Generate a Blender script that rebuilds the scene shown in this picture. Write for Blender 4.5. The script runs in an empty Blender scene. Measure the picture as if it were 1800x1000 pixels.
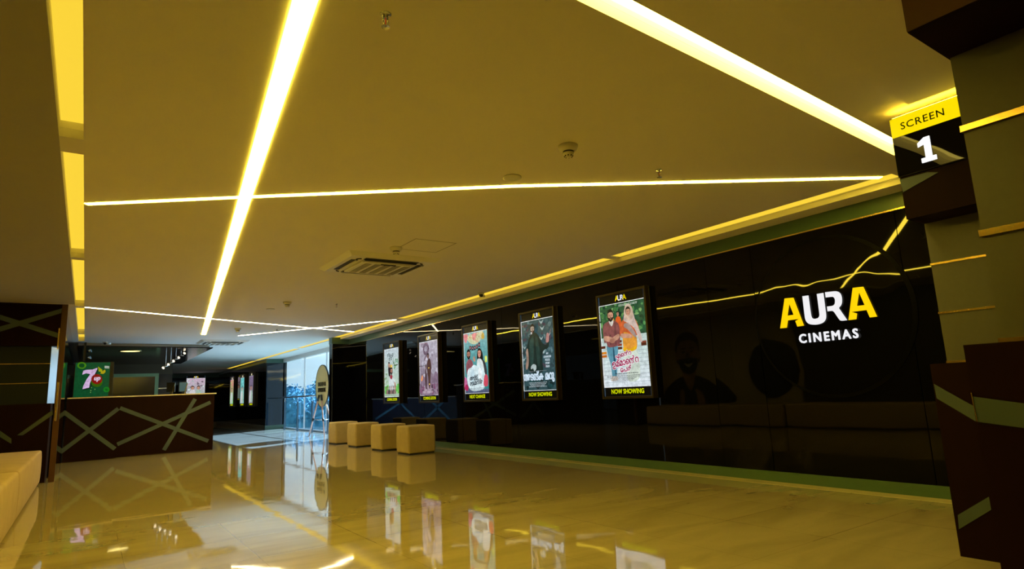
import bpy, bmesh, math, random
from mathutils import Vector, Matrix
C = bpy.context.scene.collection
SC = bpy.context.scene
random.seed(4)
PI = math.pi

# ------------------------------------------------------------------ camera
FPX = 1074.0
CAM = Vector((0, 0, 1.1))
_y, _p, _r = math.radians(34.88), math.radians(9.87), math.radians(-2.584)
FWD = Vector((math.sin(_y)*math.cos(_p), math.cos(_y)*math.cos(_p), math.sin(_p)))
_rt = Vector((math.cos(_y), -math.sin(_y), 0)); _u = _rt.cross(FWD)
RT = math.cos(_r)*_rt + math.sin(_r)*_u
UP = -math.sin(_r)*_rt + math.cos(_r)*_u
cam = bpy.data.objects.new('camera', bpy.data.cameras.new('camera')); C.objects.link(cam)
cam.matrix_world = Matrix(((RT.x, UP.x, -FWD.x, CAM.x), (RT.y, UP.y, -FWD.y, CAM.y), (RT.z, UP.z, -FWD.z, CAM.z), (0, 0, 0, 1)))
cam.data.sensor_width = 36.0; cam.data.lens = FPX/1800*36; cam.data.clip_end = 400; cam.data.clip_start = .02
SC.camera = cam

def at(px, py, ax, val):
    """point of the plane axis=val seen at a pixel of the photograph"""
    d = (px-900)*RT + (500-py)*UP + FPX*FWD
    return CAM + d*((val-CAM[ax])/d[ax])

# ------------------------------------------------------------------ world, sun, exposure
SKY_COL = (.62, .77, .85); SKY_STR = 2.1
SUN_COL = (.46, .70, 1.0); SUN_STR = 44.0
STRIP = (1.0, .71, .05); STRIP_STR = 58.0          # thin bright lines in the ceiling
COVE = (1.0, .68, .045); COVE_STR = .95             # wide yellow coves
SC.view_settings.view_transform = 'Standard'; SC.view_settings.look = 'None'
SC.view_settings.exposure = 0.0; SC.view_settings.gamma = 1.0; SC.view_settings.use_curve_mapping = False
w = bpy.data.worlds.new('sky'); SC.world = w; w.use_nodes = True
w.node_tree.nodes['Background'].inputs[0].default_value = (*SKY_COL, 1)
w.node_tree.nodes['Background'].inputs[1].default_value = SKY_STR
sun = bpy.data.objects.new('sun', bpy.data.lights.new('sun', 'SUN')); C.objects.link(sun)
sun.data.energy = SUN_STR; sun.data.color = SUN_COL; sun.data.angle = .012
sun.rotation_euler = Vector((-1, -.62, -.78)).to_track_quat('-Z', 'Y').to_euler()
port = bpy.data.objects.new('window_portal', bpy.data.lights.new('window_portal', 'AREA')); C.objects.link(port)
port.data.shape = 'RECTANGLE'; port.data.size = 2.7; port.data.size_y = 9.0; port.data.cycles.is_portal = True
port.location = (6.9, 22.1, 1.35); port.rotation_euler = (0, math.radians(90), 0)

# ------------------------------------------------------------------ materials
MATS = {}
def nodes(name):
    m = bpy.data.materials.new(name); m.use_nodes = True
    nt = m.node_tree; return m, nt, nt.nodes['Principled BSDF']
def mat(name, col=(.5, .5, .5), rough=.5, metal=0, emit=None, estr=1, var=0, vscale=8, bump=0, bscale=30, spec=.5, coat=0, stretch=None):
    if name in MATS: return MATS[name]
    m, nt, b = nodes(name)
    b.inputs['Base Color'].default_value = (*col, 1); b.inputs['Roughness'].default_value = rough
    b.inputs['Metallic'].default_value = metal; b.inputs['Specular IOR Level'].default_value = spec
    b.inputs['Coat Weight'].default_value = coat; b.inputs['Coat Roughness'].default_value = .03
    tc = nt.nodes.new('ShaderNodeTexCoord'); mp = nt.nodes.new('ShaderNodeMapping')
    nt.links.new(tc.outputs['Object'], mp.inputs[0])
    if stretch: mp.inputs['Scale'].default_value = stretch
    nz = nt.nodes.new('ShaderNodeTexNoise'); nz.inputs['Scale'].default_value = vscale; nz.inputs['Detail'].default_value = 4
    nt.links.new(mp.outputs[0], nz.inputs['Vector'])
    cr = nt.nodes.new('ShaderNodeMix'); cr.data_type = 'RGBA'
    v = var if var else .03
    cr.inputs[6].default_value = (*[max(0, c*(1-v)) for c in col], 1); cr.inputs[7].default_value = (*[min(1, c*(1+v)) for c in col], 1)
    nt.links.new(nz.outputs[0], cr.inputs[0]); nt.links.new(cr.outputs[2], b.inputs['Base Color'])
    if bump:
        n2 = nt.nodes.new('ShaderNodeTexNoise'); n2.inputs['Scale'].default_value = bscale; n2.inputs['Detail'].default_value = 2
        nt.links.new(mp.outputs[0], n2.inputs['Vector'])
        bp = nt.nodes.new('ShaderNodeBump'); bp.inputs['Strength'].default_value = 1; bp.inputs['Distance'].default_value = bump
        nt.links.new(n2.outputs[0], bp.inputs['Height']); nt.links.new(bp.outputs[0], b.inputs['Normal'])
    if emit:
        b.inputs['Emission Color'].default_value = (*emit, 1); b.inputs['Emission Strength'].default_value = estr
    MATS[name] = m; return m
def glow(name, col, s=1.0):
    return mat(name, (.02, .02, .02), .6, emit=col, estr=s)
def pr(col, s=.62):
    """colour of a backlit print, cached by value"""
    k = 'print_' + '_'.join('%02x' % int(c*255) for c in col)
    lin = tuple(((c+.055)/1.055)**2.4 if c > .04 else c/12.92 for c in col)
    if k in MATS: return MATS[k]
    m = mat(k, (.008, .008, .008), .2, emit=lin, estr=1.0, spec=.12)
    nt = m.node_tree; tc = nt.nodes.new('ShaderNodeTexCoord')
    nz = nt.nodes.new('ShaderNodeTexNoise'); nz.inputs['Scale'].default_value = 14; nz.inputs['Detail'].default_value = 6; nz.inputs['Roughness'].default_value = .7
    mr = nt.nodes.new('ShaderNodeMapRange'); mr.inputs[1].default_value = .3; mr.inputs[2].default_value = .7; mr.inputs[3].default_value = .62; mr.inputs[4].default_value = 1.25
    nt.links.new(tc.outputs['Object'], nz.inputs['Vector']); nt.links.new(nz.outputs[0], mr.inputs[0]); nt.links.new(mr.outputs[0], nt.nodes['Principled BSDF'].inputs['Emission Strength'])
    return m

M_floor, nt, b = nodes('polished_tile')
def floor_mat():
    tc = nt.nodes.new('ShaderNodeTexCoord')
    mp = nt.nodes.new('ShaderNodeMapping'); nt.links.new(tc.outputs['Object'], mp.inputs[0]); mp.inputs['Location'].default_value = (-.30, -.1, 0)
    br = nt.nodes.new('ShaderNodeTexBrick'); br.offset = 0; br.squash = 1
    br.inputs['Scale'].default_value = 1; br.inputs['Brick Width'].default_value = .8; br.inputs['Row Height'].default_value = .8
    br.inputs['Mortar Size'].default_value = .0022; br.inputs['Mortar Smooth'].default_value = .2
    br.inputs['Color1'].default_value = (.34, .295, .235, 1); br.inputs['Color2'].default_value = (.365, .32, .255, 1); br.inputs['Mortar'].default_value = (.26, .21, .14, 1)
    nt.links.new(mp.outputs[0], br.inputs['Vector'])
    nz = nt.nodes.new('ShaderNodeTexNoise'); nz.inputs['Scale'].default_value = 1.6; nz.inputs['Detail'].default_value = 7; nz.inputs['Distortion'].default_value = 1.2
    m2 = nt.nodes.new('ShaderNodeMapping'); m2.inputs['Scale'].default_value = (.5, 1.6, 1); nt.links.new(tc.outputs['Object'], m2.inputs[0]); nt.links.new(m2.outputs[0], nz.inputs['Vector'])
    mx = nt.nodes.new('ShaderNodeMix'); mx.data_type = 'RGBA'; mx.blend_type = 'MULTIPLY'; mx.inputs[0].default_value = 1
    rp = nt.nodes.new('ShaderNodeValToRGB'); rp.color_ramp.elements[0].position = .3; rp.color_ramp.elements[0].color = (.80, .78, .74, 1); rp.color_ramp.elements[1].position = .7; rp.color_ramp.elements[1].color = (1.06, 1.04, 1.02, 1)
    nt.links.new(nz.outputs[0], rp.inputs[0]); nt.links.new(br.outputs['Color'], mx.inputs[6]); nt.links.new(rp.outputs[0], mx.inputs[7]); nt.links.new(mx.outputs[2], b.inputs['Base Color'])
    n3 = nt.nodes.new('ShaderNodeTexNoise'); n3.inputs['Scale'].default_value = 2.6; n3.inputs['Detail'].default_value = 1
    nt.links.new(tc.outputs['Object'], n3.inputs['Vector'])
    # every tile lies at a very slightly different tilt
    bp = nt.nodes.new('ShaderNodeBump'); bp.inputs['Strength'].default_value = 1; bp.inputs['Distance'].default_value = .0009
    nt.links.new(n3.outputs[0], bp.inputs['Height']); nt.links.new(bp.outputs[0], b.inputs['Normal'])
    b.inputs['Roughness'].default_value = .035; b.inputs['IOR'].default_value = 1.55; b.inputs['Specular IOR Level'].default_value = .9
floor_mat()

M_ceil = mat('ceiling_paint', (.74, .70, .66), .75, var=.02, vscale=1.5)
M_white = mat('white_plastic', (.72, .70, .66), .4)
M_grey = mat('light_grey_plastic', (.60, .58, .52), .5)
M_dark = mat('dark_gap', (.012, .012, .012), .6)
M_glass = mat('black_glass', (.0015, .0015, .002), .02, bump=.0014, bscale=1.1, spec=.22)
M_discg = mat('black_glass_disc', (.0015, .0015, .0015), .02, bump=.009, bscale=1.3, spec=.22)
M_discedge = mat('matt_black', (.002, .002, .002), .7, spec=.1)
M_green = mat('green_glass_trim', (.055, .115, .08), .35, var=.1)
M_brown = mat('brown_laminate', (.012, .0038, .0026), .5, var=.35, vscale=5, stretch=(1, 1, .15), spec=.05)
M_post = mat('brown_veneer_edge', (.075, .026, .012), .35, var=.3, vscale=6, stretch=(1, 1, .15))
M_band = mat('grey_green_band', (.050, .080, .100), .5, var=.1)
M_panel = mat('grey_panel', (.085, .085, .078), .45, var=.08, vscale=30)
M_panel2 = mat('shaded_grey_panel', (.016, .020, .024), .6, spec=.12, var=.08, vscale=30)  # darker copy of the grey panel, weaker light at the left put into colour
M_gold = mat('brass_inlay', (.80, .58, .22), .22, metal=1)
M_suede = mat('tan_suede', (.42, .325, .165), .85, var=.16, vscale=9, bump=.002, bscale=60)
M_suede2 = mat('beige_suede', (.40, .295, .25), .85, var=.16, vscale=5, bump=.002, bscale=60)
M_chrome = mat('chrome', (.85, .85, .85), .12, metal=1)
M_steel = mat('brushed_steel', (.55, .58, .62), .22, metal=1)
M_black = mat('black_satin', (.008, .008, .008), .35)
M_frame = mat('dark_bronze_frame', (.035, .024, .010), .3, metal=.4)
M_ctop = mat('white_stone_top', (.75, .66, .60), .25)
M_tan = mat('tan_wallboard', (.42, .36, .26), .6, var=.06)
M_pole = mat('pink_wood', (.62, .38, .33), .4)
M_strip = glow('led_line', STRIP, STRIP_STR)
M_stripf = glow('led_line_far', (1.0, .80, .42), 40)
M_cove = glow('cove_led', COVE, COVE_STR)
M_stripw = glow('led_band', (1.0, .74, .12), 15.0)
M_slotw = mat('slot_white', (.78, .74, .66), .6)

# ------------------------------------------------------------------ mesh builder
class MB:
    def __init__(s): s.v, s.f, s.m, s.sm = [], [], [], []; s.mats = []
    def mi(s, m):
        if m not in s.mats: s.mats.append(m)
        return s.mats.index(m)
    def add(s, vs, fs, m, smooth=False, M=None):
        o = len(s.v)
        for v in vs:
            v = Vector(v); s.v.append(M @ v if M else v)
        k = s.mi(m)
        for f in fs: s.f.append([i+o for i in f]); s.m.append(k); s.sm.append(smooth)
        return s
    def box(s, a, b, m, M=None):
        x0, x1 = sorted((a[0], b[0])); y0, y1 = sorted((a[1], b[1])); z0, z1 = sorted((a[2], b[2]))
        vs = [(x0,y0,z0),(x1,y0,z0),(x1,y1,z0),(x0,y1,z0),(x0,y0,z1),(x1,y0,z1),(x1,y1,z1),(x0,y1,z1)]
        return s.add(vs, [(0,3,2,1),(4,5,6,7),(0,1,5,4),(1,2,6,5),(2,3,7,6),(3,0,4,7)], m, False, M)
    def prism(s, pts, d, m, smooth=False):
        """3-D polygon pushed along vector d"""
        d = Vector(d); n = len(pts); P = [Vector(p) for p in pts]
        vs = P + [p+d for p in P]
        return s.add(vs, [tuple(range(n)), tuple(range(2*n-1, n-1, -1))] + [(i, i+n, (i+1) % n+n, (i+1) % n) for i in range(n)], m, smooth)
    def flat(s, pts, m): return s.add(pts, [tuple(range(len(pts)))], m)
    def tube(s, p, q, r, m, r2=None, n=12, smooth=True):
        p, q = Vector(p), Vector(q); r2 = r if r2 is None else r2
        z = (q-p).normalized(); x = z.orthogonal().normalized(); y = z.cross(x)
        vs = []
        for c, rr in ((p, r), (q, r2)):
            for i in range(n):
                a = 2*PI*i/n; vs.append(c + rr*(math.cos(a)*x + math.sin(a)*y))
        s.add(vs, [(i, (i+1) % n, (i+1) % n+n, i+n) for i in range(n)], m, smooth)
        o = len(s.v)-2*n
        k = s.mi(m); s.f += [[o+i for i in range(n-1, -1, -1)], [o+n+i for i in range(n)]]; s.m += [k, k]; s.sm += [False, False]
        return s
    def lathe(s, prof, m, o=(0, 0, 0), n=28, smooth=True):
        """prof = [(r, z)], axis z"""
        vs = []; o = Vector(o)
        for r, z in prof:
            for i in range(n):
                a = 2*PI*i/n; vs.append(o+Vector((r*math.cos(a), r*math.sin(a), z)))
        fs = []
        for j in range(len(prof)-1):
            for i in range(n): fs.append((j*n+i, j*n+(i+1) % n, (j+1)*n+(i+1) % n, (j+1)*n+i))
        if prof[0][0] > 1e-4: fs.append(tuple(range(n-1, -1, -1)))
        if prof[-1][0] > 1e-4: fs.append(tuple((len(prof)-1)*n+i for i in range(n)))
        return s.add(vs, fs, m, smooth)
    def text(s, body, size, m, M, ext=.0, bold=0, align='CENTER', space=1.0, xs=1.0, shear=0):
        cu = bpy.data.curves.new('t', 'FONT'); cu.body = body; cu.size = size; cu.extrude = ext; cu.offset = 0
        cu.align_x = align; cu.align_y = 'CENTER'; cu.space_character = space; cu.resolution_u = 3; cu.shear = shear
        o = bpy.data.objects.new('t', cu); C.objects.link(o)
        dg = bpy.context.evaluated_depsgraph_get(); me = bpy.data.meshes.new_from_object(o.evaluated_get(dg))
        MM = M @ Matrix.Diagonal((xs, 1, 1, 1))
        sh = [(0, 0)] + ([(bold*math.cos(k*PI/4), bold*math.sin(k*PI/4)) for k in range(8)] if bold else [])
        for dx, dy in sh:
            s.add([v.co for v in me.vertices], [tuple(p.vertices) for p in me.polygons], m, False, M @ Matrix.Translation((dx, dy, 0)) @ Matrix.Diagonal((xs, 1, 1, 1)))
        bpy.data.objects.remove(o); bpy.data.curves.remove(cu); bpy.data.meshes.remove(me); return s
    def build(s, name, parent=None, bevel=0, seg=2, loc=None, shade_auto=False):
        me = bpy.data.meshes.new(name); me.from_pydata([tuple(v) for v in s.v], [], s.f)
        for m in s.mats: me.materials.append(m)
        for p, k, sm in zip(me.polygons, s.m, s.sm): p.material_index = k; p.use_smooth = sm
        me.update()
        bm = bmesh.new(); bm.from_mesh(me); bmesh.ops.recalc_face_normals(bm, faces=bm.faces) if not getattr(s, 'keep', False) else None
        bm.to_mesh(me); bm.free()
        o = bpy.data.objects.new(name, me); C.objects.link(o)
        if bevel:
            md = o.modifiers.new('bevel', 'BEVEL'); md.width = bevel; md.segments = seg; md.limit_method = 'ANGLE'
        if parent: o.parent = parent
        if loc: o.location = loc
        return o
def tag(o, label=None, cat=None, group=None, kind=None):
    if label: o['label'] = label
    if cat: o['category'] = cat
    if group: o['group'] = group
    if kind: o['kind'] = kind
    return o
def thing(name, label, cat, loc=(0, 0, 0), rz=0, group=None):
    o = bpy.data.objects.new(name, None); C.objects.link(o); o.empty_display_size = .1
    o.location = loc; o.rotation_euler = (0, 0, rz); return tag(o, label, cat, group)
def struct(o): o['kind'] = 'structure'; return o
def copy_tree(o, parent=None):
    c = o.copy(); C.objects.link(c)
    if parent: c.parent = parent
    for ch in o.children: copy_tree(ch, c)
    return c
def blob(pts, k=6):
    """closed smooth outline through 2-D points"""
    n = len(pts); out = []
    for i in range(n):
        p0, p1, p2, p3 = (pts[(i+j-1) % n] for j in range(4))
        for t in range(k):
            u = t/k
            out.append(tuple(.5*((2*p1[a]) + (-p0[a]+p2[a])*u + (2*p0[a]-5*p1[a]+4*p2[a]-p3[a])*u*u + (-p0[a]+3*p1[a]-3*p2[a]+p3[a])*u**3) for a in (0, 1)))
    return out
def ell(cx, cy, rx, ry, n=28, rot=0): return [(cx+rx*math.cos(2*PI*i/n)*math.cos(rot)-ry*math.sin(2*PI*i/n)*math.sin(rot), cy+rx*math.cos(2*PI*i/n)*math.sin(rot)+ry*math.sin(2*PI*i/n)*math.cos(rot)) for i in range(n)]
class Art(MB):
    """print made of flat shapes in the local XZ plane, facing -Y, each layer a little in front of the last"""
    def __init__(s, y0=0): super().__init__(); s.y = y0; s.keep = True; s.d = .00025
    def poly(s, pts, m):
        s.y -= s.d; a = sum(pts[i][0]*pts[(i+1) % len(pts)][1]-pts[(i+1) % len(pts)][0]*pts[i][1] for i in range(len(pts)))
        if a < 0: pts = pts[::-1]
        s.flat([(p[0], s.y, p[1]) for p in pts], m); return s
    def rect(s, x0, z0, x1, z1, m): return s.poly([(x0, z0), (x1, z0), (x1, z1), (x0, z1)], m)
    def txt(s, body, x, z, size, m, rot=0, **k):
        s.y -= s.d
        M = Matrix.Translation((x, s.y, z)) @ Matrix.Rotation(PI/2, 4, 'X') @ Matrix.Rotation(rot, 4, 'Z')
        s.text(body, size, m, M, **k); return s
def filled(name, outlines, m, ext=.01, parent=None):
    """outlines = list of 2-D loops (outer + holes) filled in XY and extruded by ext along Z; returns mesh object"""
    cu = bpy.data.curves.new(name, 'CURVE'); cu.dimensions = '2D'; cu.fill_mode = 'BOTH'; cu.extrude = ext
    for lp in outlines:
        sp = cu.splines.new('POLY'); sp.points.add(len(lp)-1)
        for p, q in zip(sp.points, lp): p.co = (q[0], q[1], 0, 1)
        sp.use_cyclic_u = True
    o = bpy.data.objects.new('t', cu); C.objects.link(o)
    me = bpy.data.meshes.new_from_object(o.evaluated_get(bpy.context.evaluated_depsgraph_get()))
    bpy.data.objects.remove(o); me.materials.clear(); me.materials.append(m); me.name = name
    o = bpy.data.objects.new(name, me); C.objects.link(o)
    if parent: o.parent = parent
    return o

# ------------------------------------------------------------------ setting
H = 2.85; WX = 6.25; YA = 17.4; WINX = 6.72; YB = 26.6; YF = 38.0
struct(MB().box((-6, -5, -.1), (WINX+.12, YF+.2, 0), M_floor).build('floor'))
def rect(x0, y0, x1, y1): return [(x0, y0), (x1, y0), (x1, y1), (x0, y1)]
LX0, LX1 = -.245, -.115
left_slots = [(-2.5, 4.68), (4.97, 8.55), (8.68, 12.68), (12.86, 17.3), (17.42, 19.15)]
CX0, CX1 = 5.78, 5.97
cove_slots = [(2.32, 5.92), (6.06, 12.95), (13.35, 21.2), (21.5, 27.6), (27.9, 33.9)]
sd = Vector((3.57, .21)).normalized(); s6a, s6b = Vector((.4, 1.80)), Vector((5.3, 2.09))
s6n = Vector((sd.y, -sd.x))*.145
s6 = [tuple(s6a), tuple(s6b), tuple(s6b+s6n), tuple(s6a+s6n)]
ceil = filled('ceiling', [[(-6, -5), (WINX+.12, -5), (WINX+.12, YF+.2), (-6, YF+.2)]] + [rect(LX0, a, LX1, c) for a, c in left_slots] + [rect(CX0, a, CX1, c) for a, c in cove_slots] + [s6], M_ceil, .03)
ceil.location.z = H+.03; struct(ceil)
struct(MB().box((-6, -5, H-.008), (LX0-.001, 12.4, H-.0005), mat('side_ceiling_shade', (.36, .34, .31), .7)).build('ceiling'))  # darker sheet under the left ceiling, its colour standing in for dimmer light
struct(MB().box((-6, -5, H+.2), (WINX+.2, YF+.3, H+.3), M_dark).build('ceiling'))
# lowered ceiling field towards the entrance
struct(MB().prism([(.3, 1.29, H-.03), (4.30, 1.565, H-.03), (4.30, -4.9, H-.03), (.3, -4.9, H-.03)], (0, 0, .032), M_ceil).build('ceiling'))

# cove housings and lines of light
for i, (a, c) in enumerate(left_slots):
    t = thing('cove_light', ['wide yellow ceiling cove nearest the camera at the left', 'yellow left ceiling cove, second length beyond the first dark bridge', 'yellow left ceiling cove, third length, narrow and far', 'yellow left ceiling cove, fourth length beside the cabinet top', 'short last length of yellow left cove above the counter canopy'][i], 'ceiling light', (0, 0, H), group='left ceiling cove lengths')
    MB().box((LX0, a, .11), (LX1, c, .115), M_cove).build('light_diffuser', t)
    MB().box((LX0-.02, a, .061), (LX0, c, .14), M_slotw).box((LX1, a, .061), (LX1+.02, c, .14), M_slotw).box((LX0-.02, a-.02, .061), (LX1+.02, a, .14), M_slotw).box((LX0-.02, c, .061), (LX1+.02, c+.02, .14), M_slotw).build('housing', t)
for i, (a, c) in enumerate(cove_slots):
    t = thing('cove_light', ['yellow ceiling cove along the black glass wall, length nearest the screen sign', 'long yellow ceiling cove above the posters on the black glass wall', 'yellow ceiling cove over the four stools and column', 'yellow ceiling cove length above the daylight window', 'farthest narrow length of yellow ceiling cove'][i], 'ceiling light', (0, 0, H), group='wall side ceiling cove lengths')
    MB().box((CX0, a, .012), (CX1, c, .020), M_cove).build('light_diffuser', t)
    MB().box((CX0-.02, a, .061), (CX0, c, .12), M_slotw).box((CX1, a, .061), (CX1+.02, c, .12), M_slotw).build('housing', t)
t = thing('recessed_light', 'broad bright white diagonal light band in the ceiling running to the screen sign', 'ceiling light', (0, 0, H))
MB().prism([(p[0], p[1], .095) for p in s6], (0, 0, .01), M_stripw).build('light_diffuser', t)
hb = MB()
for i in range(4):
    p, q = Vector((*s6[i], .061)), Vector((*s6[(i+1) % 4], .061)); n_ = (q-p).cross(Vector((0, 0, 1))).normalized()*.02
    if (p+n_-Vector((*s6[0], 0))).length < 0: n_ = -n_
    hb.prism([p, q, q-n_, p-n_] if (Vector((*[sum(k[j] for k in s6)/4 for j in (0, 1)], .061))-p).dot(n_) > 0 else [p, q, q+n_, p+n_], (0, 0, .05), M_slotw)
hb.build('housing', t)
def line_light(pts, wd, label, m=None):
    m = m or M_strip
    P = [Vector(p) for p in pts]; L, R = [], []
    for i, p in enumerate(P):
        d = (P[min(i+1, len(P)-1)]-P[max(i-1, 0)]).normalized(); n = Vector((-d.y, d.x))*wd/2
        L.append(p+n); R.append(p-n)
    b = MB(); z0, z1 = H-.004, H+.001
    vs = [(p.x, p.y, z) for z in (z0, z1) for p in L+R]; n = len(P); fs = []
    for i in range(n-1):
        fs += [(i, i+1, n+i+1, n+i), (2*n+i, 3*n+i, 3*n+i+1, 2*n+i+1), (i, 2*n+i, 2*n+i+1, i+1), (n+i, n+i+1, 3*n+i+1, 3*n+i)]
    b.add(vs, fs, m)
    tag(b.build('line_light'), label, 'ceiling light')
line_light([(.38, -.3), (.695, 2.5), (2.355, 17.1)], .10, 'bright white line of light crossing the ceiling lengthways, wide at the top of the view')
line_light([(-.10, 6.22), (.98, 5.47), (2.94, 4.14), (5.80, 2.42)], .052, 'thin bright light line crossing the whole ceiling from left cove to screen sign')
line_light([(-.10, 12.76), (5.80, 15.85)], .042, 'thin far light line from the left cove toward the column', M_stripf)
line_light([(3.22, 17.29), (5.83, 13.15)], .042, 'short thin light line crossing the far line near the wall cove', M_stripf)
line_light([(.85, 29.3), (2.63, 33.7)], .10, 'yellow light line over the green framed screen behind the counter')

# aura wall of black glass panels: each its own pane, set a hair differently
def wall_panels(name, xs, x, y0, y1, joints, z0=.11, z1=2.64):
    b = MB(); js = [y0]+joints+[y1]
    for i in range(len(js)-1):
        e = random.uniform(-.0035, .0035); e2 = random.uniform(-.003, .003)
        a, c = js[i]+.003, js[i+1]-.003
        vs = [(x+e, a, z0), (x-e, c, z0), (x-e+e2, c, z1), (x+e+e2, a, z1)]
        b.prism([Vector(v) for v in vs], (.02, 0, 0), M_glass)
    return b
b = wall_panels('w', 0, WX, 1.0, 17.6, [2.54, 4.11, 4.76, 6.3, 7.9, 9.35, 10.9, 12.6, 14.3, 15.94])
b.box((WX+.03, -5, 0), (WX+.25, 17.6, H), M_dark)
struct(b.build('wall_right'))
struct(MB().box((WX-.012, 1.0, 2.64), (WX+.03, 17.42, H), M_green).box((WX-.016, 1.0, 2.632), (WX+.02, 17.4, 2.646), M_gold).build('trim_1'))
struct(MB().box((CX1+.005, 1.6, H-.055), (WX-.002, 17.4, H), M_ceil).build('trim_2'))
struct(MB().box((WX-.015, 1.0, 0), (WX+.02, 17.4, .11), M_green).build('baseboard_right'))
struct(MB().box((WX-.19, 1.0, .0005), (WX-.015, 17.4, .003), mat('border_tile', (.52, .44, .32), .08, spec=.7)).build('trim_3'))
# column at the end of the wall
b = MB(); b.box((5.74, YA, .11), (7.2, YA+.25, 2.66), M_glass).box((5.73, YA-.01, 0), (7.2, YA+.26, .11), M_green).box((5.73, YA-.012, 2.66), (7.2, YA+.26, H), M_green)
struct(b.build('wall_column'))
struct(MB().box((5.735, YA-.008, .11), (5.75, YA+.005, 2.66), M_steel).build('trim_4'))
# window
def arch_glass():
    m, nt, b = nodes('tinted_window_glass'); nt.nodes.remove(b)
    o = nt.nodes['Material Output']; tr = nt.nodes.new('ShaderNodeBsdfTransparent'); tr.inputs[0].default_value = (.86, .95, 1, 1)
    gl = nt.nodes.new('ShaderNodeBsdfGlossy'); gl.inputs['Roughness'].default_value = .02
    lw = nt.nodes.new('ShaderNodeLayerWeight'); pw = nt.nodes.new('ShaderNodeMath'); pw.operation = 'POWER'; pw.inputs[1].default_value = 4
    sc_ = nt.nodes.new('ShaderNodeMath'); sc_.operation = 'MULTIPLY_ADD'; sc_.inputs[1].default_value = 1.0; sc_.inputs[2].default_value = .03
    nt.links.new(lw.outputs['Facing'], pw.inputs[0]); nt.links.new(pw.outputs[0], sc_.inputs[0]); lw.inputs[0].default_value = .5
    mx = nt.nodes.new('ShaderNodeMixShader')
    nt.links.new(sc_.outputs[0], mx.inputs[0]); nt.links.new(tr.outputs[0], mx.inputs[1]); nt.links.new(gl.outputs[0], mx.inputs[2]); nt.links.new(mx.outputs[0], o.inputs[0])
    return m
M_win = arch_glass()
wf = struct(MB().box((WINX-.02, YA+.2, 0), (WINX+.10, YB, .06), M_steel).box((WINX-.01, YA+.2, 2.70), (WINX+.12, YB, H), M_ceil).build('window_1'))
js = [YA+.25, 21.0, 23.6, YB]
for i in range(3):
    MB().box((WINX+.03, js[i]+.004, .06), (WINX+.042, js[i+1]-.004, 2.70), M_win).build('window_pane', wf)
for y in js[1:-1]: MB().box((WINX, y-.006, .06), (WINX+.05, y+.006, 2.70), M_steel).build('mullion', wf)
struct(MB().box((WINX, YB-.0, 0), (WINX+.14, YB+.4, H), M_dark).box((WX+.2, 17.6, 0), (7.2, 17.66, H), M_dark).build('wall_window_side'))
# wall beyond the window
b = MB(); b.box((6.06, YB, .16), (WINX+.05, YB+.2, 2.68), mat('blue_black_glass', (.004, .012, .02), .04, bump=.0015, bscale=1.2, spec=.6))
b.box((6.04, YB-.02, 0), (WINX+.05, YB+.2, .16), M_green).box((6.04, YB-.02, 2.68), (WINX+.05, YB+.2, H), M_green)
struct(b.build('wall_front'))
b = MB(); b.box((6.1, YB+.2, 0), (6.3, YF, 2.72), M_glass).box((6.09, YB+.2, 2.72), (6.3, YF, H), M_green); struct(b.build('wall_far_right'))
b = MB(); b.box((2.9, YF, 0), (6.3, YF+.2, 2.60), M_glass).box((2.9, YF-.01, 2.60), (6.3, YF+.2, H), M_green); struct(b.build('wall_far'))
struct(MB().box((2.9, YF-.03, 0), (6.1, YF-.001, .16), mat('far_base', (.20, .16, .11), .4)).box((6.07, YB+.2, 0), (6.0999, YF-.04, .16), mat('far_base', (.2, .16, .11))).build('baseboard_far'))
b = MB(); b.box((-1.5, 29, 0), (2.9, 29.2, 2.42), mat('dark_walnut_wall', (.035, .02, .012), .35, var=.3, vscale=3)).box((-1.5, 28.99, 2.42), (2.9, 29.2, H), mat('brown_fascia', (.10, .065, .03), .5)).box((2.7, 29.2, 0), (2.9, YF, H), M_dark)
b.box((2.22, 28.98, 1.82), (2.88, 29.0, 1.86), M_steel)
struct(b.build('wall_back'))
# left side, near side
MW = mat('dark_wall', (.05, .045, .04), .5)
struct(MB().box((-1.6, -3, 0), (-1.40, 8.2, H), mat('walnut_wall', (.03, .018, .012), .5)).box((-1.6, 8.2, 0), (-1.40, 12.5, H), M_tan).build('wall_left'))
struct(MB().box((-1.4, 13.31, 0), (-.36, 29, H), M_glass).build('wall_left_far'))
b = MB(); b.box((-6, -4.2, 0), (7, -4, H), mat('dark_wall', (.05, .045, .04), .5)).box((-6, -4, 0), (-5.8, -3, H), MW).box((-5.8, -3.2, 0), (-1.4, -3, H), MW); struct(b.build('wall_behind_camera'))
struct(MB().box((6.45, -4, 0), (6.6, 1.0, H), MW).build('wall_entrance'))

# ------------------------------------------------------------------ portal with the screen sign (two jambs)
def bands(b, quads, th, m=M_band):
    for q in quads: b.prism(q, th, m)
def clipY(px, py, X): return at(px, py, 0, X)
JX = 4.40; JY = 1.72
t = thing('portal_jamb', 'far dark brown doorway jamb carrying the screen number sign', 'door frame', (0, 0, 0))
MB().box((JX, .98, 0), (6.2, JY, 1.15), M_brown).build('base', t)
MB().box((JX, .98, 2.10), (6.2, JY, 2.385), M_brown).build('fascia', t)
MB().box((4.66, 1.0, 1.15), (6.2, JY-.002, 2.10), M_panel).build('grey_panel', t)
b = MB()
for z in (1.815, 1.485, 1.16): b.box((4.652, 1.0, z-.007), (4.661, JY, z+.007), M_gold)
b.build('brass_line', t)
A = lambda x, y, X=JX-.001: at(x, y, 0, X)
q = [A(1642, 675), A(1647, 700), A(1735, 752), A(1732, 725)]
MB().prism(q, (-.004, 0, 0), M_band).build('grey_band', t)
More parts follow.
